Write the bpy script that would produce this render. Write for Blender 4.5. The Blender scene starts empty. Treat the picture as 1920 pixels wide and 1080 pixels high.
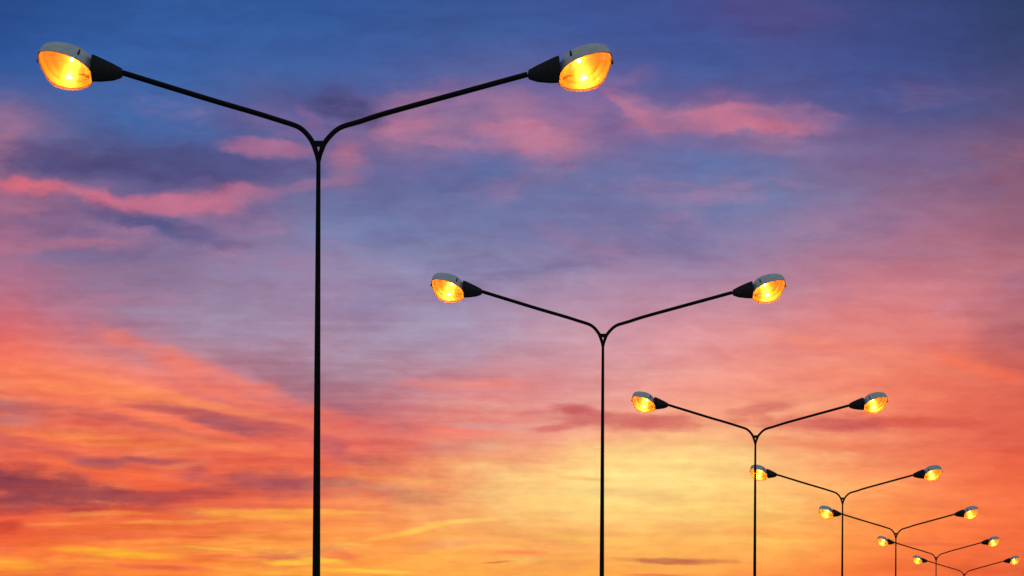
import bpy, bmesh, math
from mathutils import Vector

# ------------------------------------------------------------------ camera
scene = bpy.context.scene
COL = scene.collection
F_PX = 6400.0                 # focal length in photo pixels (120 mm on 36 mm)
HORIZON = 1268.0              # level camera with a shift lens: horizon row of the photo
CAM_Z = 1.603
cam_data = bpy.data.cameras.new("camera")
cam_data.sensor_width = 36.0
cam_data.lens = 36.0 * F_PX / 1920.0
cam_data.shift_y = (HORIZON - 540.0) / 1920.0
cam_data.clip_start = 0.1
cam_data.clip_end = 20000.0
cam = bpy.data.objects.new("camera", cam_data)
cam.location = (0, 0, CAM_Z)
cam.rotation_euler = (math.radians(90), 0, 0)
COL.objects.link(cam)
scene.camera = cam

scene.view_settings.view_transform = 'Standard'
scene.view_settings.look = 'None'
scene.view_settings.exposure = 0.0
scene.view_settings.gamma = 1.0
scene.view_settings.use_curve_mapping = False
scene.cycles.max_bounces = 8
scene.cycles.use_adaptive_sampling = True      # the noiseless sky stops early, edges and lamps go on
scene.cycles.adaptive_threshold = 0.001
scene.cycles.adaptive_min_samples = 32
scene.cycles.use_denoising = True
scene.cycles.denoising_input_passes = 'RGB'
scene.cycles.transparent_max_bounces = 12
scene.cycles.sample_clamp_indirect = 6.0
scene.cycles.sample_clamp_direct = 14.0

SUN_EL, SUN_AZ = math.radians(1.2), math.radians(3.0)


def lin(c):
    out = []
    for v in c:
        v = v / 255.0
        out.append(v / 12.92 if v <= 0.04045 else ((v + 0.055) / 1.055) ** 2.4)
    return out


# ------------------------------------------------------------------ sky
# One procedural sunset sky, a function of view direction only.  The sky in
# front is a table of colours by bearing and height, disturbed by stretched
# noise, with cloud banks laid over it; overhead and behind it is a Nishita sky.
GRID = [
 # y = -72
 [(36,68,128),(40,76,138),(44,80,146),(46,84,150),(46,84,150),(46,82,148),(48,80,144),(52,80,144),(54,80,144),(56,78,142),(58,76,138),(62,74,134),(70,72,130),(62,70,126),(54,66,118),(48,62,110),(40,56,90)],
 [(40,74,138),(44,82,146),(48,86,152),(50,90,156),(50,90,156),(50,88,154),(52,86,150),(58,86,150),(60,86,150),(62,84,150),(64,82,146),(70,78,142),(82,78,136),(68,76,132),(58,72,126),(52,68,118),(44,62,98)],
 [(44,82,150),(48,88,156),(52,92,160),(54,94,162),(56,94,162),(54,92,158),(58,92,158),(62,92,156),(64,94,158),(62,90,156),(64,86,154),(66,84,150),(78,82,142),(68,80,140),(60,76,136),(58,72,128),(54,68,112)],
 [(52,92,158),(60,98,164),(62,100,166),(62,100,166),(64,100,164),(66,96,160),(74,96,160),(86,98,158),(92,100,158),(100,98,154),(80,94,158),(66,92,156),(74,88,150),(72,86,148),(68,82,142),(70,80,136),(74,78,120)],
 [(120,104,148),(84,102,158),(64,104,168),(66,102,166),(78,98,156),(92,94,150),(86,90,144),(120,104,152),(126,106,152),(126,106,152),(116,102,152),(100,100,154),(110,98,148),(90,92,148),(78,88,146),(82,86,138),(92,82,122)],
 [(130,98,136),(96,92,140),(80,94,150),(78,94,152),(88,96,150),(120,104,150),(104,104,156),(90,108,160),(112,110,158),(116,112,160),(104,108,160),(104,110,162),(124,112,156),(126,106,148),(120,98,140),(126,98,136),(130,92,120)],
 [(160,104,134),(140,100,134),(104,96,144),(116,100,146),(130,106,148),(106,116,164),(100,108,158),(94,114,166),(94,116,166),(104,114,164),(112,118,166),(104,124,172),(106,124,172),(128,116,156),(136,110,148),(146,104,132),(140,94,114)],
 [(156,104,136),(140,106,142),(112,104,150),(128,108,150),(140,114,154),(112,132,176),(112,126,172),(118,128,172),(116,126,172),(116,120,168),(120,120,166),(124,126,172),(146,126,162),(162,124,156),(160,116,146),(166,110,136),(150,98,118)],
 [(176,112,136),(150,114,148),(132,114,150),(136,114,150),(134,118,156),(146,126,162),(136,130,168),(136,130,168),(138,130,168),(148,126,162),(156,126,160),(150,130,168),(170,132,162),(178,122,144),(186,118,136),(190,120,134),(180,112,126)],
 [(196,104,120),(168,116,140),(150,122,152),(144,128,160),(148,130,162),(156,128,162),(150,130,164),(152,132,166),(160,138,170),(174,138,166),(182,136,160),(192,138,158),(200,138,150),(214,130,138),(220,130,134),(212,128,136),(180,118,136)],
 [(240,110,96),(226,116,112),(190,124,140),(160,130,156),(156,136,166),(166,142,168),(164,142,168),(158,146,176),(174,148,172),(196,148,164),(212,146,156),(226,150,150),(232,142,134),(236,136,122),(234,130,116),(226,118,106),(200,106,104)],
 [(250,124,84),(252,128,90),(252,132,100),(244,124,108),(190,114,126),(166,120,138),(172,136,154),(210,136,142),(224,140,138),(218,146,150),(238,162,150),(246,160,142),(246,150,126),(244,140,112),(240,126,98),(232,112,88),(216,100,84)],
 [(200,102,96),(232,106,84),(246,118,84),(246,120,88),(226,104,90),(230,108,96),(214,114,114),(232,126,114),(232,140,128),(232,158,146),(246,164,138),(246,164,128),(248,166,126),(246,150,116),(240,124,98),(230,106,84),(218,94,74)],
 [(236,100,72),(244,112,72),(236,106,76),(232,102,76),(242,108,76),(244,118,84),(228,108,88),(242,126,94),(232,148,120),(252,170,116),(254,196,126),(254,212,136),(252,196,128),(250,168,112),(244,140,98),(238,110,80),(228,92,66)],
 [(210,86,66),(220,88,66),(232,94,64),(230,96,68),(226,100,76),(240,122,76),(234,114,84),(236,126,92),(250,176,104),(254,206,122),(254,216,130),(254,204,120),(254,184,108),(252,152,92),(250,134,76),(244,108,66),(236,96,60)],
 [(244,90,58),(244,110,58),(252,130,60),(250,130,62),(252,148,64),(252,156,74),(252,156,80),(254,172,84),(252,170,96),(254,180,100),(254,186,100),(254,190,98),(254,178,88),(252,146,72),(248,122,62),(244,104,58),(234,90,52)],
 [(252,140,56),(250,130,56),(250,130,56),(248,124,58),(252,150,58),(254,168,64),(253,150,64),(254,176,76),(253,168,72),(253,168,72),(253,170,74),(252,156,72),(252,140,66),(248,118,56),(242,100,52),(232,84,48),(222,78,46)],
 [(250,140,56),(248,130,56),(248,130,56),(246,124,56),(250,148,58),(252,160,62),(251,150,62),(252,166,70),(251,160,66),(251,160,66),(250,158,66),(248,146,62),(248,132,58),(244,112,50),(236,96,46),(226,80,42),(216,74,40)],
]
# cloud banks: bearing x, height y (photo-sized units), half length, half
# thickness, tilt, colour, opacity
CLOUDS = [
 # blue half: pink and slate banks
 (1060,236,440,58,2,(150,108,152),.6),(560,215,170,60,12,(92,90,146),.55),
 (790,240,130,52,0,(180,114,148),.75),(880,215,90,30,-8,(160,108,150),.6),(1000,258,105,46,10,(190,114,148),.85),
 (1120,180,120,26,-22,(142,102,152),.65),(1212,212,62,24,32,(190,112,144),.8),(1290,228,130,20,0,(190,112,146),.85),
 (1420,224,130,28,4,(196,112,144),.9),(1530,228,70,18,10,(168,108,148),.6),(1460,270,90,20,8,(172,118,154),.5),
 (1142,230,40,18,0,(104,90,146),.6),(1400,185,120,18,4,(110,92,146),.5),(1460,30,130,34,0,(86,76,136),.6),
 (1330,300,150,24,6,(88,112,166),.6),(930,300,80,24,0,(84,108,164),.5),(1640,300,120,14,0,(112,94,142),.4),
 (14,232,70,30,18,(160,110,146),.7),(12,280,40,30,0,(168,104,128),.7),(100,240,70,14,20,(118,106,152),.5),
 (120,305,130,36,6,(92,82,128),.9),(300,312,270,40,4,(76,74,122),1.0),(480,316,150,26,-4,(84,84,136),.85),
 (60,352,100,13,3,(222,106,124),.95),(190,371,90,13,12,(208,106,130),.95),(290,386,100,13,2,(202,108,136),.9),
 (400,373,95,22,-9,(200,110,138),.95),(475,362,60,18,0,(186,112,144),.7),(600,345,100,9,-12,(172,110,148),.8),
 (655,300,36,44,0,(182,108,140),.8),(500,276,90,13,5,(172,108,146),.85),(585,215,40,14,42,(134,94,144),.7),
 (645,196,80,34,20,(70,70,120),1.0),(410,212,70,30,36,(86,92,146),.6),(700,372,70,28,0,(90,96,150),.45),
 (300,424,160,19,16,(86,84,132),.9),(90,420,110,12,6,(122,98,140),.5),(110,459,200,9,0,(186,112,138),.65),
 (170,486,150,14,0,(120,112,152),.5),(420,450,80,20,20,(124,104,146),.5),(1090,460,120,14,24,(150,118,156),.5),
 (1180,400,150,24,12,(110,112,160),.5),(1860,345,120,30,-4,(140,92,120),.5),(1760,470,140,14,-6,(186,118,142),.45),
 (1010,262,80,24,14,(206,118,144),.7),(940,240,70,11,-6,(208,116,146),.65),(1185,203,56,11,38,(208,112,142),.8),
 (1330,212,80,9,-4,(216,114,142),.75),(1440,236,95,11,3,(218,114,140),.8),(760,232,60,15,-10,(206,116,146),.65),
 (822,262,70,13,6,(200,114,148),.65),(655,283,30,22,0,(198,108,138),.45),(510,270,80,8,6,(192,112,144),.45),
 (1000,405,420,60,5,(130,116,160),.35),(820,330,130,26,6,(100,100,156),.45),(760,440,110,16,-6,(112,112,160),.4),
 # burning lower left
 (560,716,170,34,22,(152,104,124),.55),(400,700,230,20,21,(255,124,92),.65),(200,738,170,13,6,(255,146,84),.65),
 (18,762,70,15,8,(158,96,108),.8),(14,788,60,10,0,(190,130,134),.5),(140,782,150,12,10,(212,98,88),.6),(410,786,160,15,11,(172,86,94),.9),
 (300,768,70,7,8,(196,92,90),.7),(180,822,170,12,7,(255,142,74),.75),(330,806,90,9,14,(255,132,80),.6),(270,862,110,8,3,(174,86,92),.9),
 (56,914,150,30,6,(122,58,76),1.0),(30,944,70,20,0,(140,64,74),.9),(190,922,110,14,8,(164,76,80),.85),
 (330,928,110,11,-4,(176,78,80),.85),(490,896,150,15,3,(176,84,88),.9),(400,912,120,8,-6,(182,82,82),.7),
 (250,900,80,10,5,(250,104,62),.6),(330,868,40,6,-8,(255,140,88),.45),(110,984,70,4,-2,(255,150,70),.6),
 (230,1036,130,9,3,(255,186,52),.9),(20,1058,70,11,4,(255,166,58),.8),(500,962,140,11,2,(255,178,70),.85),
 (390,1029,60,3,2,(255,190,74),.85),(310,1065,100,6,2,(218,96,70),.8),(560,1055,80,5,0,(255,202,62),.85),
 (440,1045,140,4,1,(236,108,74),.6),(540,990,160,3,2,(240,120,72),.6),(480,1000,130,3,-1,(255,176,72),.5),
 (10,990,40,8,-10,(200,64,52),.7),
 (250,792,220,10,12,(182,84,90),.6),(330,744,240,10,12,(255,152,92),.55),(120,850,170,9,9,(190,80,82),.6),(430,836,150,10,8,(255,136,78),.55),
 (300,1002,240,9,-1,(226,90,64),.55),(140,956,150,10,-3,(206,76,66),.65),(520,858,130,9,6,(224,94,82),.55),(560,922,100,16,2,(180,80,84),.65),
 (90,708,190,12,10,(255,134,88),.5),(210,880,120,7,8,(255,120,70),.5),(520,800,110,9,12,(196,92,92),.55),
 (185,866,60,9,5,(150,84,96),.75),(700,866,60,11,12,(198,98,94),.6),(425,801,70,9,14,(158,84,96),.5),(60,870,60,8,10,(186,80,78),.65),
 (580,906,90,9,0,(160,78,90),.75),(150,702,160,9,10,(255,142,104),.5),(450,747,180,11,20,(255,130,94),.65),(200,962,90,5,-2,(255,156,70),.65),
 (330,977,110,4,-2,(255,164,72),.65),(620,960,110,5,3,(255,180,76),.6),(90,820,90,7,8,(255,128,72),.6),
 # middle
 (622,838,40,24,26,(184,90,100),.75),(700,918,140,13,9,(198,96,92),.85),(800,944,80,7,4,(210,104,88),.7),
 (755,900,110,9,7,(255,166,92),.6),(850,842,100,16,-2,(204,134,130),.65),(930,800,80,10,4,(222,160,156),.6),
 (880,806,90,5,3,(250,130,112),.75),(870,720,120,10,2,(242,138,122),.6),(950,862,90,4,3,(236,136,106),.6),
 (790,993,90,6,-11,(255,204,84),.8),(870,976,80,5,-6,(255,206,100),.75),(850,1020,80,9,-4,(236,150,104),.5),
 (980,1036,50,4,-1,(246,122,72),.95),(930,1053,32,2,-5,(206,100,70),.95),(650,1044,36,9,0,(234,96,72),.7),
 (615,1051,40,4,3,(255,214,70),.85),(690,1071,90,4,1,(255,206,70),.8),(1060,905,330,70,-4,(255,214,128),.55),(1170,890,200,44,-6,(255,226,142),.75),
 (1090,1010,120,10,6,(255,206,98),.5),(1090,896,50,4,4,(242,172,100),.5),
 # right
 (1078,766,40,12,4,(200,98,100),.95),(1140,788,130,19,3,(204,100,98),.95),(1036,803,50,8,-4,(208,104,100),.9),
 (1245,797,100,17,4,(214,106,98),.8),(1430,764,76,13,-9,(210,106,100),.85),(1530,793,140,16,1,(204,88,88),1.0),
 (1740,788,130,11,2,(214,88,72),.8),(1275,1052,110,5,2,(176,80,74),.97),(1235,1077,60,3,0,(232,96,68),.8),
 (1230,905,110,30,0,(255,216,134),.6),(1885,615,70,50,10,(176,98,106),.75),(1830,690,120,14,18,(250,112,78),.6),(1880,680,80,18,12,(200,96,88),.55),(1600,840,200,12,5,(232,110,82),.45),
 (1600,650,190,14,6,(248,140,112),.4),(1470,1000,170,10,4,(250,128,70),.4),(1730,1020,120,4,1,(226,92,62),.5),
 (1650,880,150,16,5,(250,142,96),.4),
]


for _r in (8, 9, 10):
    GRID[_r] = [(a + 7, b + 7, c + 6) if 3 <= k <= 11 else (a, b, c) for k, (a, b, c) in enumerate(GRID[_r])]
for _r in (14, 15, 16):
    GRID[_r] = [(min(a + 9, 255), b + 18, c + 9) if k >= 12 else (a, b, c) for k, (a, b, c) in enumerate(GRID[_r])]


_adj = []
for (x, y, hl, ht, ang, c, al) in CLOUDS:
    if y > 560 and sum(c) < 330:                   # shaded undersides of the low banks
        ht *= 1.25; al = min(1.0, al * 1.15)
    elif y < 480 and c[0] > 155:                   # pink upper banks: softer and wider
        ht *= 1.2; al = min(al * 1.02, 1.0)
        c = (c[0] - 14, c[1] + 5, c[2] + 4) if x > 560 else (c[0] - 6, c[1] + 3, c[2] + 3)
    _adj.append((x, y, hl, ht, ang, c, al))
CLOUDS = _adj


def build_sky():
    w = bpy.data.worlds.new("World")
    scene.world = w
    w.use_nodes = True
    nt = w.node_tree
    nt.nodes.clear()
    N, L = nt.nodes.new, nt.links.new

    def sock(node_input, v):
        if isinstance(v, (int, float)):
            node_input.default_value = v
        elif isinstance(v, (tuple, list)):
            node_input.default_value = v
        else:
            L(v, node_input)

    def m(op, a, b=0.0, c=0.0):
        n = N('ShaderNodeMath'); n.operation = op
        sock(n.inputs[0], a); sock(n.inputs[1], b); sock(n.inputs[2], c)
        return n.outputs[0]

    def vm(op, a, b=(0, 0, 0), c=(0, 0, 0)):
        n = N('ShaderNodeVectorMath'); n.operation = op
        sock(n.inputs[0], a)
        if op not in ('LENGTH',):
            sock(n.inputs[1], b)
        if op == 'MULTIPLY_ADD':
            sock(n.inputs[2], c)
        return n.outputs['Value'] if op == 'LENGTH' else n.outputs[0]

    def noise(vec, scale, detail, rough=.55, col=False):
        n = N('ShaderNodeTexNoise'); n.noise_dimensions = '3D'
        n.inputs['Scale'].default_value = scale
        n.inputs['Detail'].default_value = detail
        n.inputs['Roughness'].default_value = rough
        L(vec, n.inputs['Vector'])
        return n.outputs['Color'] if col else n.outputs['Fac']

    def mapr(v, a, b, c=0.0, d=1.0, smooth=True):
        n = N('ShaderNodeMapRange')
        n.interpolation_type = 'SMOOTHSTEP' if smooth else 'LINEAR'
        n.clamp = True
        sock(n.inputs['Value'], v)
        n.inputs['From Min'].default_value = a; n.inputs['From Max'].default_value = b
        n.inputs['To Min'].default_value = c; n.inputs['To Max'].default_value = d
        return n.outputs[0]

    def mix(f, a, b):
        n = N('ShaderNodeMix'); n.data_type = 'RGBA'
        sock(n.inputs[0], f)
        for i, v in ((6, a), (7, b)):
            if isinstance(v, (tuple, list)):
                n.inputs[i].default_value = (*v, 1.0)
            else:
                L(v, n.inputs[i])
        return n.outputs[2]

    tc = N('ShaderNodeTexCoord')
    sp = N('ShaderNodeSeparateXYZ'); L(tc.outputs['Generated'], sp.inputs[0])
    dx, dy, dz = sp.outputs
    yc = m('MAXIMUM', dy, 0.12)
    px = m('MULTIPLY_ADD', m('DIVIDE', dx, yc), F_PX, 960.0)
    py = m('MULTIPLY_ADD', m('DIVIDE', dz, yc), -F_PX, HORIZON)
    cb = N('ShaderNodeCombineXYZ'); L(px, cb.inputs[0]); L(py, cb.inputs[1])
    P = cb.outputs[0]

    # stretched, slightly tilted noise spaces
    def space(sx, sy, tilt, off, src=None):
        n = N('ShaderNodeMapping'); n.vector_type = 'POINT'
        n.inputs['Location'].default_value = off
        n.inputs['Rotation'].default_value = (0, 0, math.radians(tilt))
        n.inputs['Scale'].default_value = (sx, sy, 1)
        L(src or P, n.inputs['Vector'])
        return n.outputs[0]
    big = noise(space(1 / 420, 1 / 170, -4, (3.1, 1.7, 0)), 1.0, 3, .55, True)
    fine = noise(space(1 / 150, 1 / 46, -6, (7.3, 4.2, 1)), 1.0, 5, .6, True)
    wisp = noise(space(1 / 210, 1 / 30, -7, (1.3, 9.2, 2)), 1.0, 7, .62)
    streak = noise(space(1 / 260, 1 / 17, -4, (5.3, 2.2, 4)), 1.0, 6, .6)
    pc = noise(space(1 / 95, 1 / 62, 8, (2.3, 6.2, 6)), 1.0, 6, .6, True)
    ps = N('ShaderNodeSeparateXYZ'); L(pc, ps.inputs[0])
    puff = ps.outputs[2]
    low = mapr(py, 420, 900)                        # the low, burning part is more broken up
    d1 = vm('MULTIPLY', vm('SUBTRACT', big, (.5, .5, .5)), (90, 60, 0))
    d2 = vm('MULTIPLY', vm('SUBTRACT', fine, (.5, .5, .5)), (60, 26, 0))
    d3 = vm('MULTIPLY', vm('SUBTRACT', pc, (.5, .5, .5)), (62, 46, 0))
    high = m('SUBTRACT', 1.0, low)
    hv = N('ShaderNodeCombineXYZ')
    for q in range(3):
        L(high, hv.inputs[q])
    d3 = vm('MULTIPLY', d3, hv.outputs[0])
    Pw = vm('ADD', vm('ADD', P, d1), d2)
    Pc = vm('ADD', vm('ADD', P, vm('MULTIPLY', d1, (.45, .30, 0))), vm('MULTIPLY_ADD', d2, (.9, .7, 0), d3))
    sw = N('ShaderNodeSeparateXYZ'); L(Pw, sw.inputs[0])
    u = m('DIVIDE', sw.outputs[0], 1920.0)
    v = m('DIVIDE', m('MINIMUM', m('MAXIMUM', sw.outputs[1], -72.0), 1152.0), 72.0)

    acc = None
    for i, row in enumerate(GRID):
        r = N('ShaderNodeValToRGB'); r.color_ramp.interpolation = 'B_SPLINE'
        els = r.color_ramp.elements
        while len(els) < len(row):
            els.new(0.5)
        for k in range(len(row)):
            els[k].position = k / (len(row) - 1)
        for k, c in enumerate(row):
            els[k].color = (*lin(c), 1)
        # (the tiny terms chain the table rows and cloud banks one after another,
        # so that the shader compiler can free each step's registers)
        ui = u if acc is None else m('MULTIPLY_ADD', acc, 1e-9, u)
        vi = v if acc is None else m('MULTIPLY_ADD', acc, 1e-9, v)
        L(ui, r.inputs[0])
        # quadratic B-spline weight of this row
        a = m('ABSOLUTE', m('SUBTRACT', vi, float(i - 1)))
        m1 = m('MAXIMUM', m('SUBTRACT', 1.5, a), 0.0)
        m2 = m('MAXIMUM', m('SUBTRACT', 0.5, a), 0.0)
        wgt = m('MULTIPLY', m('SUBTRACT', m('MULTIPLY', m1, m1), m('MULTIPLY', m('MULTIPLY', m2, m2), 3.0)), 0.5)
        if i in (0, len(GRID) - 1):                # the end rows carry on beyond the table
            wgt = m('ADD', wgt, m('MULTIPLY', m('MAXIMUM', m('SUBTRACT', 0.5, a), 0.0), 0.25))
        acc = vm('MULTIPLY_ADD', r.outputs[0], wgt, acc) if acc is not None else vm('MULTIPLY', r.outputs[0], wgt)

    # thin broken cloud everywhere: slate and pink above, coral and mauve below
    def chan(c):
        q = N('ShaderNodeSeparateXYZ'); L(c, q.inputs[0])
        return q.outputs
    sh = chan(noise(space(1 / 330, 1 / 125, -9, (4.4, 8.1, 9), Pw), 1.0, 7, .62, True))
    sl = chan(noise(space(1 / 240, 1 / 52, -10, (1.9, 3.3, 12), Pc), 1.0, 7, .62, True))
    fib = chan(noise(space(1 / 62, 1 / 24, -9, (6.1, 2.7, 15), Pc), 1.0, 6, .6, True))
    up = m('MULTIPLY', mapr(py, 120, 260), mapr(py, 700, 500))
    lowl = m('MULTIPLY', low, mapr(m('ADD', px, m('MULTIPLY', py, .2)), 800, 1500, 1.0, .30))
    acc = mix(m('MULTIPLY', m('MULTIPLY', mapr(sh[0], .48, .72), up), .55), acc, lin((106, 102, 150)))
    acc = mix(m('MULTIPLY', m('MULTIPLY', mapr(sh[1], .50, .74), up), .50), acc, lin((196, 128, 158)))
    acc = mix(m('MULTIPLY', m('MULTIPLY', mapr(sl[0], .52, .76), lowl), .50), acc, lin((180, 84, 90)))
    lift = m('MULTIPLY', m('MULTIPLY', mapr(sl[1], .48, .72), low), m('MULTIPLY_ADD', lowl, .5, .30))
    lv = N('ShaderNodeCombineXYZ')
    L(m('MULTIPLY_ADD', lift, .06, 1.0), lv.inputs[0])
    L(m('MULTIPLY_ADD', lift, .62, .975), lv.inputs[1])
    L(m('MULTIPLY_ADD', lift, .45, .97), lv.inputs[2])
    acc = vm('MULTIPLY', acc, lv.outputs[0])

    # cloud banks
    rag = m('MULTIPLY', m('SUBTRACT', wisp, 0.5), 1.5)
    rag2 = m('MULTIPLY_ADD', m('SUBTRACT', puff, 0.5), 1.6, m('MULTIPLY', rag, m('MULTIPLY_ADD', low, .7, .3)))
    rag2 = m('MULTIPLY_ADD', m('SUBTRACT', fib[0], 0.5), 1.0, rag2)
    rag = m('MULTIPLY_ADD', m('SUBTRACT', fib[1], 0.5), 1.1, rag)
    fs = N('ShaderNodeSeparateXYZ'); L(fine, fs.inputs[0])
    dens = mapr(fs.outputs[2], 0.30, 0.62, .55, 1.0, False)
    dens_hi = m('MULTIPLY', dens, mapr(m('MULTIPLY_ADD', m('SUBTRACT', fib[0], .5), .6, sh[2]), 0.34, 0.56, .58, 1.10, False))
    col = acc
    for (cx, cy, hl, ht, ang, c, al) in CLOUDS:
        n = N('ShaderNodeMapping'); n.vector_type = 'TEXTURE'
        n.inputs['Location'].default_value = (cx, cy, 0)
        n.inputs['Rotation'].default_value = (0, 0, math.radians(ang))
        n.inputs['Scale'].default_value = (hl, ht, 1)
        L(vm('MULTIPLY_ADD', col, (1e-9, 1e-9, 1e-9), Pc), n.inputs['Vector'])
        d = m('ADD', vm('LENGTH', n.outputs[0]), rag if ht < 12 else rag2)
        f = m('MULTIPLY', mapr(d, *((1.65, 0.05) if ht >= 38 else (1.42, 0.32)), 0.0, al), dens if cy > 520 else dens_hi)
        col = mix(f, col, lin(c))

    # fine streaks: brighter and darker threads, stronger low down
    st = m('SUBTRACT', streak, 0.5)
    wi = m('SUBTRACT', wisp, 0.5)
    left = mapr(m('ADD', px, m('MULTIPLY', py, .3)), 700, 1500, 1.0, .28)
    amp = m('MULTIPLY_ADD', m('MULTIPLY', low, left), 0.66, 0.12)
    k = m('MULTIPLY_ADD', m('ADD', st, m('MULTIPLY', wi, .7)), amp, 1.0)
    kg = m('MULTIPLY_ADD', m('ADD', m('MULTIPLY', st, 1.25), wi), amp, 1.0)
    mot = m('MULTIPLY_ADD', m('SUBTRACT', fib[2], .5), .46, m('MULTIPLY', m('SUBTRACT', sl[2], .5), .55))
    mot = m('MULTIPLY', mot, m('MULTIPLY_ADD', low, .3, .7))
    k = m('ADD', k, mot)
    kg = m('MULTIPLY_ADD', mot, 1.15, kg)
    ck = N('ShaderNodeCombineXYZ')
    L(m('POWER', k, .6), ck.inputs[0]); L(kg, ck.inputs[1]); L(k, ck.inputs[2])
    col = vm('MULTIPLY', col, ck.outputs[0])

    # overhead and behind: dusk Nishita sky
    sky = N('ShaderNodeTexSky'); sky.sky_type = 'NISHITA'
    sky.sun_disc = False
    sky.sun_elevation = SUN_EL
    sky.sun_rotation = SUN_AZ
    sky.dust_density = 2.0
    dusk = vm('MULTIPLY', sky.outputs[0], (.2, .2, .2))
    dusk = vm('ADD', dusk, (.105, .125, .165))
    front = mapr(dy, 0.35, 0.85)
    front = m('MULTIPLY', front, mapr(dz, 0.75, 0.40))
    final = mix(front, dusk, col)
    bg = N('ShaderNodeBackground')
    L(final, bg.inputs['Color']); bg.inputs['Strength'].default_value = 1.0
    out = N('ShaderNodeOutputWorld'); L(bg.outputs[0], out.inputs['Surface'])
    w.cycles.sampling_method = 'NONE'


build_sky()

sun_data = bpy.data.lights.new("sun", 'SUN')
sun_data.energy = 0.25
sun_data.angle = math.radians(0.5)
sun_data.color = (1.0, 0.55, 0.28)
sun = bpy.data.objects.new("sun", sun_data)
sd = Vector((math.sin(SUN_AZ) * math.cos(SUN_EL), math.cos(SUN_AZ) * math.cos(SUN_EL), math.sin(SUN_EL)))
sun.rotation_euler = sd.to_track_quat('Z', 'Y').to_euler()
sun.location = (0, 0, 30)
COL.objects.link(sun)


# ------------------------------------------------------------------ materials
def new_mat(name):
    mt = bpy.data.materials.new(name); mt.use_nodes = True
    return mt, mt.node_tree, mt.node_tree.nodes['Principled BSDF']


def painted(name, base, rough, spots, scale=14.0, metal=0.0):
    """paint or metal with uneven tone, grime and a slightly varying gloss"""
    mt, nt, b = new_mat(name)
    tc = nt.nodes.new('ShaderNodeTexCoord')
    n = nt.nodes.new('ShaderNodeTexNoise'); n.inputs['Scale'].default_value = scale
    n.inputs['Detail'].default_value = 6
    nt.links.new(tc.outputs['Object'], n.inputs['Vector'])
    r = nt.nodes.new('ShaderNodeValToRGB')
    r.color_ramp.elements[0].position = .35; r.color_ramp.elements[0].color = (*spots, 1)
    r.color_ramp.elements[1].position = .62; r.color_ramp.elements[1].color = (*base, 1)
    nt.links.new(n.outputs['Fac'], r.inputs[0])
    nt.links.new(r.outputs[0], b.inputs['Base Color'])
    mr = nt.nodes.new('ShaderNodeMapRange')
    mr.inputs['To Min'].default_value = rough + .12; mr.inputs['To Max'].default_value = rough - .08
    nt.links.new(n.outputs['Fac'], mr.inputs['Value'])
    nt.links.new(mr.outputs[0], b.inputs['Roughness'])
    b.inputs['Metallic'].default_value = metal
    return mt


M_POLE = painted("black_paint", (.010, .009, .008), .60, (.005, .0045, .004), 22)
M_POLE.node_tree.nodes['Principled BSDF'].inputs['Specular IOR Level'].default_value = .15
M_NECK = painted("black_casting", (.022, .024, .026), .62, (.010, .011, .012), 30)
M_NECK.node_tree.nodes['Principled BSDF'].inputs['Specular IOR Level'].default_value = .25
M_CANOPY = painted("grey_canopy_paint", (.70, .73, .71), .40, (.56, .60, .60), 18)
M_CLIP = painted("dark_clip_steel", (.012, .012, .012), .5, (.006, .006, .006), 40)
M_RIM = painted("rim_gasket", (.30, .20, .12), .5, (.22, .14, .08), 40)
M_REFL = painted("reflector_aluminium", (.86, .66, .15), .34, (.76, .55, .11), 26)
M_REFL.node_tree.nodes['Principled BSDF'].inputs['Metallic'].default_value = .25

M_BULB_REFLECTION, nt, b = new_mat("sodium_bulb_or_reflection")  # shared by the discharge lamp and the added double imitating its reflection
b.inputs['Base Color'].default_value = (.9, .8, .6, 1)
b.inputs['Emission Color'].default_value = (1.0, .345, .085, 1)
b.inputs['Emission Strength'].default_value = 130.0
M_BULB_REFLECTION.cycles.emission_sampling = 'FRONT'

M_GLASS, nt, b = new_mat("amber_bowl_glass")
nt.nodes.remove(b)
out = nt.nodes['Material Output']
tr = nt.nodes.new('ShaderNodeBsdfTransparent'); tr.inputs[0].default_value = (1.0, .93, .80, 1)
gl = nt.nodes.new('ShaderNodeBsdfGlossy'); gl.inputs['Roughness'].default_value = .06
tl = nt.nodes.new('ShaderNodeBsdfTranslucent'); tl.inputs[0].default_value = (1.0, .62, .30, 1)
lw = nt.nodes.new('ShaderNodeLayerWeight'); lw.inputs[0].default_value = .30
mp = nt.nodes.new('ShaderNodeMapRange')
mp.inputs['To Min'].default_value = .03; mp.inputs['To Max'].default_value = .55
nt.links.new(lw.outputs['Facing'], mp.inputs['Value'])
mx1 = nt.nodes.new('ShaderNodeMixShader'); mx2 = nt.nodes.new('ShaderNodeMixShader')
nt.links.new(mp.outputs[0], mx1.inputs[0])
nt.links.new(tr.outputs[0], mx1.inputs[1]); nt.links.new(tl.outputs[0], mx1.inputs[2])
mx2.inputs[0].default_value = .05
nt.links.new(mx1.outputs[0], mx2.inputs[1]); nt.links.new(gl.outputs[0], mx2.inputs[2])
nt.links.new(mx2.outputs[0], out.inputs['Surface'])

M_GROUND, nt, b = new_mat("dark_ground")
n = nt.nodes.new('ShaderNodeTexNoise'); n.inputs['Scale'].default_value = 3.0; n.inputs['Detail'].default_value = 8
tc = nt.nodes.new('ShaderNodeTexCoord'); nt.links.new(tc.outputs['Object'], n.inputs['Vector'])
r = nt.nodes.new('ShaderNodeValToRGB')
r.color_ramp.elements[0].color = (.035, .034, .033, 1); r.color_ramp.elements[1].color = (.065, .063, .06, 1)
nt.links.new(n.outputs['Fac'], r.inputs[0]); nt.links.new(r.outputs[0], b.inputs['Base Color'])
b.inputs['Roughness'].default_value = .9


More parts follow.
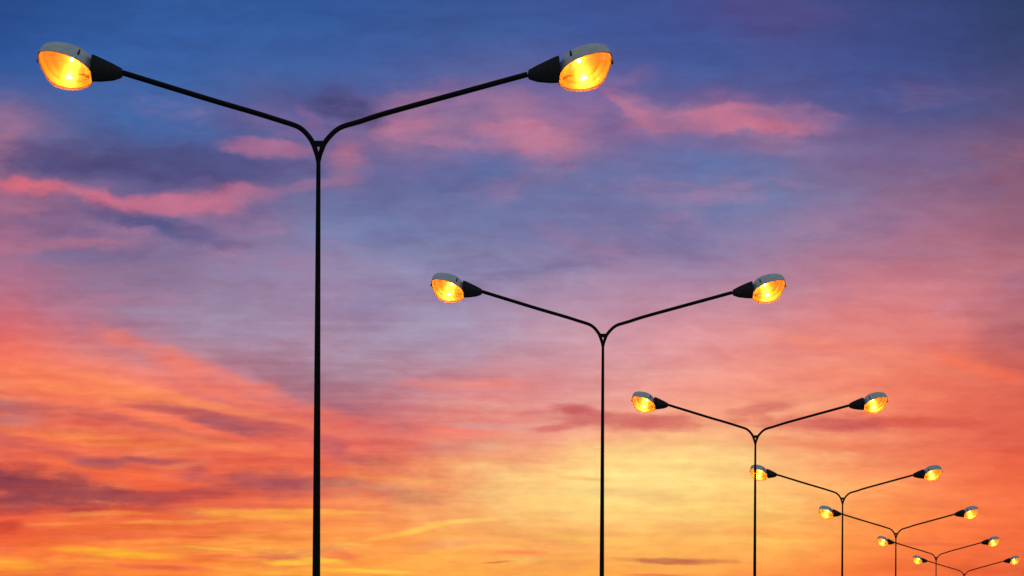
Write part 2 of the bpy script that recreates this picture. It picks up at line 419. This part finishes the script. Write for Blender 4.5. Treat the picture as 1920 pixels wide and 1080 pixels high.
# ------------------------------------------------------------------ mesh helpers
def finish(name, bm, mat, parent=None, smooth=True, sharp=None):
    bmesh.ops.recalc_face_normals(bm, faces=bm.faces)
    me = bpy.data.meshes.new(name); bm.to_mesh(me); bm.free()
    me.materials.append(mat)
    for p in me.polygons:
        p.use_smooth = smooth
    if smooth and sharp:
        me.set_sharp_from_angle(angle=math.radians(sharp))
    o = bpy.data.objects.new(name, me); COL.objects.link(o)
    if parent is not None:
        o.parent = parent
    return o


def loft(bm, rings, cap_a=True, cap_b=True):
    vs = [[bm.verts.new(p) for p in ring] for ring in rings]
    n = len(rings[0])
    for a, c in zip(vs, vs[1:]):
        for i in range(n):
            bm.faces.new((a[i], a[(i + 1) % n], c[(i + 1) % n], c[i]))
    if cap_a:
        bm.faces.new(vs[0])
    if cap_b:
        bm.faces.new(vs[-1])
    return vs


def tube(bm, pts, radii, seg=20):
    rings = []
    prev = None
    for i, p in enumerate(pts):
        a = pts[max(i - 1, 0)]; c = pts[min(i + 1, len(pts) - 1)]
        t = (c - a).normalized()
        s = Vector((0, 1, 0))
        if abs(t.dot(s)) > .95:
            s = Vector((1, 0, 0))
        if prev is not None:
            s = prev
        s = (s - t * s.dot(t)).normalized(); prev = s
        q = t.cross(s)
        rr = radii[i] if isinstance(radii, (list, tuple)) else radii
        rings.append([p + (s * math.cos(k * math.tau / seg) + q * math.sin(k * math.tau / seg)) * rr for k in range(seg)])
    loft(bm, rings)


def catmull(pts, n, closed=False):
    out = []
    m_ = len(pts)
    segs = m_ if closed else m_ - 1
    for i in range(segs):
        if closed:
            p0, p1, p2, p3 = (pts[(i + j) % m_] for j in (-1, 0, 1, 2))
        else:
            p0, p1, p2, p3 = (pts[min(max(i + j, 0), m_ - 1)] for j in (-1, 0, 1, 2))
        for k in range(n):
            t = k / n
            out.append(.5 * ((2 * p1) + (p2 - p0) * t + (2 * p0 - 5 * p1 + 4 * p2 - p3) * t * t + (3 * p1 - p0 - 3 * p2 + p3) * t ** 3))
    if not closed:
        out.append(pts[-1])
    return out


S = 6.4 / 1078.0          # metres per photo pixel at the nearest lamp
BASE = 1538.0             # row of the ground under the nearest lamp


def L2(px, py, depth=0.0):
    """lamp-plane position (x outward, z up) in metres"""
    return Vector(((px - 597.0) * S, depth * S, (BASE - py) * S))


def near(px, py, depth):
    """the point at that depth which the nearest lamp shows at (px, py)"""
    k = 1 + depth / F_PX
    return L2(960 + (px - 960) * k, HORIZON + (py - HORIZON) * k, depth)


# ------------------------------------------------------------------ ground
bm = bmesh.new()
g = 6000.0
vs = [bm.verts.new(p) for p in ((-g, -g, 0), (g, -g, 0), (g, g, 0), (-g, g, 0))]
bm.faces.new(vs)
ground = finish("ground", bm, M_GROUND, None, False)
ground['kind'] = 'structure'
ground['label'] = 'dark flat ground that the lamp poles stand on'


# ------------------------------------------------------------------ street lamp
# rim of the glowing opening, in crop pixels (1/8 px) of the left head
RIM = [(186, 330), (230, 291), (330, 283), (450, 300), (600, 345), (750, 410), (870, 490), (940, 565), (985, 650), (1000, 725),
       (930, 800), (830, 838), (700, 850), (600, 842), (480, 815), (390, 775), (305, 685), (232, 545), (190, 430)]
RC = (585.0, 570.0)


class Head:
    """local frame of one luminaire: A along, B across, N up out of the canopy"""
    def __init__(self, side):
        self.f = side                                    # -1 left, +1 right
        k = -side
        self.A = Vector((-45 * k, -17.7, 23)); self.B = Vector((24 * k, -26, 27))
        self.N = Vector((.05 * k, .74, .67)).normalized()
        cx, cy = 50 + RC[0] / 8, 60 + RC[1] / 8
        if side > 0:
            cx = 597 + (597 - cx) + 26.5; cy += 2.5
        dep = -34
        self.C = near(cx, cy, dep)
        pts = []
        for (x, y) in RIM:
            u, w = (x - RC[0]) / 8, -(y - RC[1]) / 8     # image offsets for the left head
            det = -46.35 * 31.6 - 26.1 * 22.0
            al = (u * 31.6 - 22.0 * w) / det
            be = (-46.35 * w - 26.1 * u) / det
            pts.append(Vector((al, be, 0)))
        self.rim = catmull(pts, 4, True)

    def at(self, al, be, h):
        return self.C + (self.A * al + self.B * be + self.N * h) * S

    def ring(self, scale, h, lift=0.0):
        return [self.at(p.x * scale, p.y * scale, h * (1 - lift * p.x * scale)) for p in self.rim]


def dome(bm, hd, scale, height, n, steps, exp, h0=0.0, wobble=None, lift=0.0):
    rings = []
    for i in range(steps):
        t = i / steps
        ang = t * math.pi / 2
        rho = max(math.cos(ang), 0) ** (2 / exp)
        hh = math.sin(ang) ** (2 / exp) * height
        if wobble:
            hh += wobble(i)
        rings.append(hd.ring(scale * rho, h0 + hh, lift))
    vs = loft(bm, rings, False, False)
    top = bm.verts.new(hd.at(0, 0, h0 + height))
    last = vs[-1]
    for i in range(len(last)):
        bm.faces.new((last[i], last[(i + 1) % len(last)], top))


def make_lamp():
    root = bpy.data.objects.new("street_lamp", None)
    root.empty_display_size = .5
    COL.objects.link(root)
    # pole: origin at the ground so that its height can be trimmed
    bm = bmesh.new()
    top, bot = L2(597.1, 288), L2(590.8, BASE)
    pts, rad = [], []
    for i in range(13):
        t = i / 12
        pts.append(bot.lerp(top, t)); rad.append((9.4 * (1 - t) + 4.0 * t) * S)
    tube(bm, pts, rad, 24)
    finish("pole", bm, M_POLE, root, True, 40)
    # arms, gently bent out of the pole head
    left = [(480, 212), (521.7, 225.1), (552.2, 234.9), (566.1, 242.5), (577.2, 253.6), (585.6, 266.1), (591.1, 280), (594.2, 292), (595.6, 305)]
    right = [(720, 213.3), (674.4, 227.9), (643.9, 236.9), (630, 244.6), (618.9, 255), (609.9, 266.1), (604.3, 277.2), (600.1, 291.5), (598.2, 305)]
    left = [(229.5, 136.3), (300, 158), (400, 188.6)] + left
    right = [(989, 139.5), (900, 163.8), (810, 188.4)] + right
    for pts in (left, right):
        bm = bmesh.new()
        sm = catmull([L2(*p) for p in pts], 6)
        n = len(sm)
        rad = [(5.3 + (4.8 - 5.3) * min(i / (n * .5), 1)) * S for i in range(n)]
        for i in range(n):
            if i > n * .82:
                t = (i - n * .82) / (n * .18)
                rad[i] = (4.9 - 2.4 * t) * S
        tube(bm, sm, rad, 18)
        finish("arm", bm, M_POLE, root, True, 50)
    # cross brace closing the little triangle between the arms
    bm = bmesh.new()
    pr = [(-9.5, 264.2), (9.5, 264.2), (6.4, 275.2), (-6.4, 275.2)]
    loft(bm, [[L2(597.3 + x, y, d) for x, y in pr] for d in (-3.2, 3.2)])
    bmesh.ops.bevel(bm, geom=bm.edges[:], offset=.5 * S, segments=2, affect='EDGES')
    finish("brace", bm, M_POLE, root, False)
    for side in (-1, 1):
        make_head(root, side)
    return root


def make_head(root, side):
    hd = Head(side)
    # canopy shell (the part that carries the rest of the luminaire)
    bm = bmesh.new()
    dome(bm, hd, 1.0, 66, 0, 18, 2.8, lift=.15)
    head = finish("lamp_head", bm, M_CANOPY, root, True, 60)
    # faceted reflector inside
    bm = bmesh.new()
    dome(bm, hd, .965, 24, 0, 14, 2.2, 1.0, lambda i: .9 if i in (4, 8) else 0)
    finish("reflector", bm, M_REFL, head, True, 30)
    # rim gasket
    bm = bmesh.new()
    rings = [hd.ring(1.003, .7), hd.ring(1.012, 0.3), hd.ring(1.012, -.4), hd.ring(1.0, -.8), hd.ring(.985, -.4), hd.ring(.985, .5)]
    loft(bm, rings + [rings[0]], False, False)
    bmesh.ops.remove_doubles(bm, verts=bm.verts, dist=1e-6)
    finish("rim", bm, M_RIM, head, True, 50)
    # clear bowl
    bm = bmesh.new()
    dome(bm, hd, .99, -27, 0, 14, 2.1, -.4)
    finish("glass_bowl", bm, M_GLASS, head, True)
    # sodium discharge lamp, plus an added glowing double that imitates its mirror image
    for (al, be, h, ln, rd, tilt) in ((-.0, .50, 6, 7.5, 3.9, 0), (-.24, -.36, 9, 14, 2.9, .2)):
        c = hd.at(al, be, h)
        d = (hd.A.normalized() + hd.B.normalized() * -tilt).normalized() * S
        bm = bmesh.new()
        pts, rad = [], []
        for i in range(9):
            t = -1 + 2 * i / 8
            pts.append(c + d * ln / 2 * t)
            rad.append(rd * S * max(math.sqrt(max(1 - abs(t) ** 3, 0)), .12))
        tube(bm, pts, rad, 10)
        finish("bulb_or_reflection", bm, M_BULB_REFLECTION, head, True)
    # lamp holder bracket seen through the glass near the neck
    bm = bmesh.new()
    tube(bm, [hd.at(-.86, .1, 9), hd.at(-.62, .12, 9), hd.at(-.48, .0, 9)], [2.6 * S, 2.3 * S, 1.8 * S], 10)
    finish("lamp_holder", bm, M_REFL, head, True, 50)
    # clips: one on the near flank, one on the nose
    for (al, be, h0, h1, wd) in ((-.06, 1.0, -2, 14, 1.7), (.97, -.22, -6, 4, 2.2)):
        o = hd.at(al, be, 0)
        outd = (hd.A * al * .9 + hd.B * be).normalized() * S
        side_d = hd.N.cross(outd).normalized() * S
        bm = bmesh.new()
        rings = []
        for (h, w, th) in ((h0, wd, 1.6), (h0 + 2, wd * 1.2, 2.6), ((h0 + h1) / 2, wd, 2.2), (h1 - 2, wd * .7, 2.6), (h1, wd * .5, 1.6)):
            b0 = o + hd.N * h * S
            rings.append([b0 + side_d * w + outd * th, b0 - side_d * w + outd * th, b0 - side_d * w - outd, b0 + side_d * w - outd])
        loft(bm, rings)
        finish("clip", bm, M_CLIP, head, False)
    # black neck casting between arm and canopy, eight-sided and tapering
    ref = lambda x, y: (50 + x / 8, 60 + y / 8)
    secs = [((950, 536), 25.5, 24, 3, -26), ((1010, 546), 25, 23, 2, -22), ((1100, 566), 22.8, 20, 1, -15),
            ((1200, 584), 19.6, 17, 0, -9), ((1300, 603), 16.2, 13.5, -.6, -5), ((1390, 614), 11.6, 10, -1, -2), ((1436, 617), 9.0, 8, -1, 0),
            ((1446, 618), 6.2, 6.2, -1, 0)]
    poly = [(-.45, 1.0), (.55, .98), (.98, .45), (1.0, -.1), (.72, -.85), (.2, -1.0), (-.6, -.9), (-1, -.1), (-.92, .6)]
    rings = []
    for (c, hv, hy, lean, dep) in secs:
        x, y = ref(*c)
        if side > 0:
            x = 597 + (597 - x) + 26.0; y += 2.5
        ring = []
        for (dy, dzz) in poly:
            ring.append(near(x + (dzz * lean) * -side * (1 if dzz > 0 else -1.0), y - dzz * hv, dep - dy * hy))
        rings.append(ring)
    bm = bmesh.new()
    loft(bm, rings)
    finish("neck", bm, M_NECK, head, True, 26)


# measured in the photo: outer width, pole centre, height of the brace's top edge
LAMPS = [
    (1078.0, 597.0, 264.0, 'largest black double-arm street lamp, nearest, its two amber heads the highest in the sky'),
    (667.0, 1130.5, 625.5, 'second largest double-arm street lamp, black pole standing clear in the middle with nothing crossing it'),
    (482.0, 1416.3, 816.0, 'mid-sized lit double-arm street lamp whose pole crosses the left glowing head of the lamp behind'),
    (362.5, 1579.8, 932.8, 'double-arm street lamp whose left lit head is crossed by the pole of a larger lamp'),
    (302.0, 1679.8, 999.2, 'small double-arm street lamp, fifth in the row, left neck meeting the fourth lamp pole'),
    (232.0, 1755.2, 1044.4, 'very small double-arm street lamp, second smallest, just in front of the farthest lamp'),
    (202.8, 1808.0, 1075.7, 'smallest and farthest double-arm street lamp, only its arms and heads showing'),
]
BAR_Z = (BASE - 264.0) * S


def copy_tree(o, parent=None):
    c = o.copy(); COL.objects.link(c)
    if parent is not None:
        c.parent = parent
    for ch in list(o.children):
        copy_tree(ch, c)
    return c


proto = make_lamp()
for i, (wpx, cx, bar, label) in enumerate(LAMPS):
    o = proto if i == 0 else copy_tree(proto)
    D = F_PX * 6.4 / wpx
    o.location = ((cx - 960.0) / F_PX * D, D, 0.0)
    zk = CAM_Z + (HORIZON - bar) / F_PX * D
    for ch in o.children:                       # each pole is cut to its own length
        if ch.name.split('.')[0] == 'pole':
            ch.scale.z = zk / BAR_Z
        else:
            ch.location.z = zk - BAR_Z
    o['label'] = label
    o['category'] = 'street lamp'
    o['group'] = 'double-arm street lamps in a receding row'
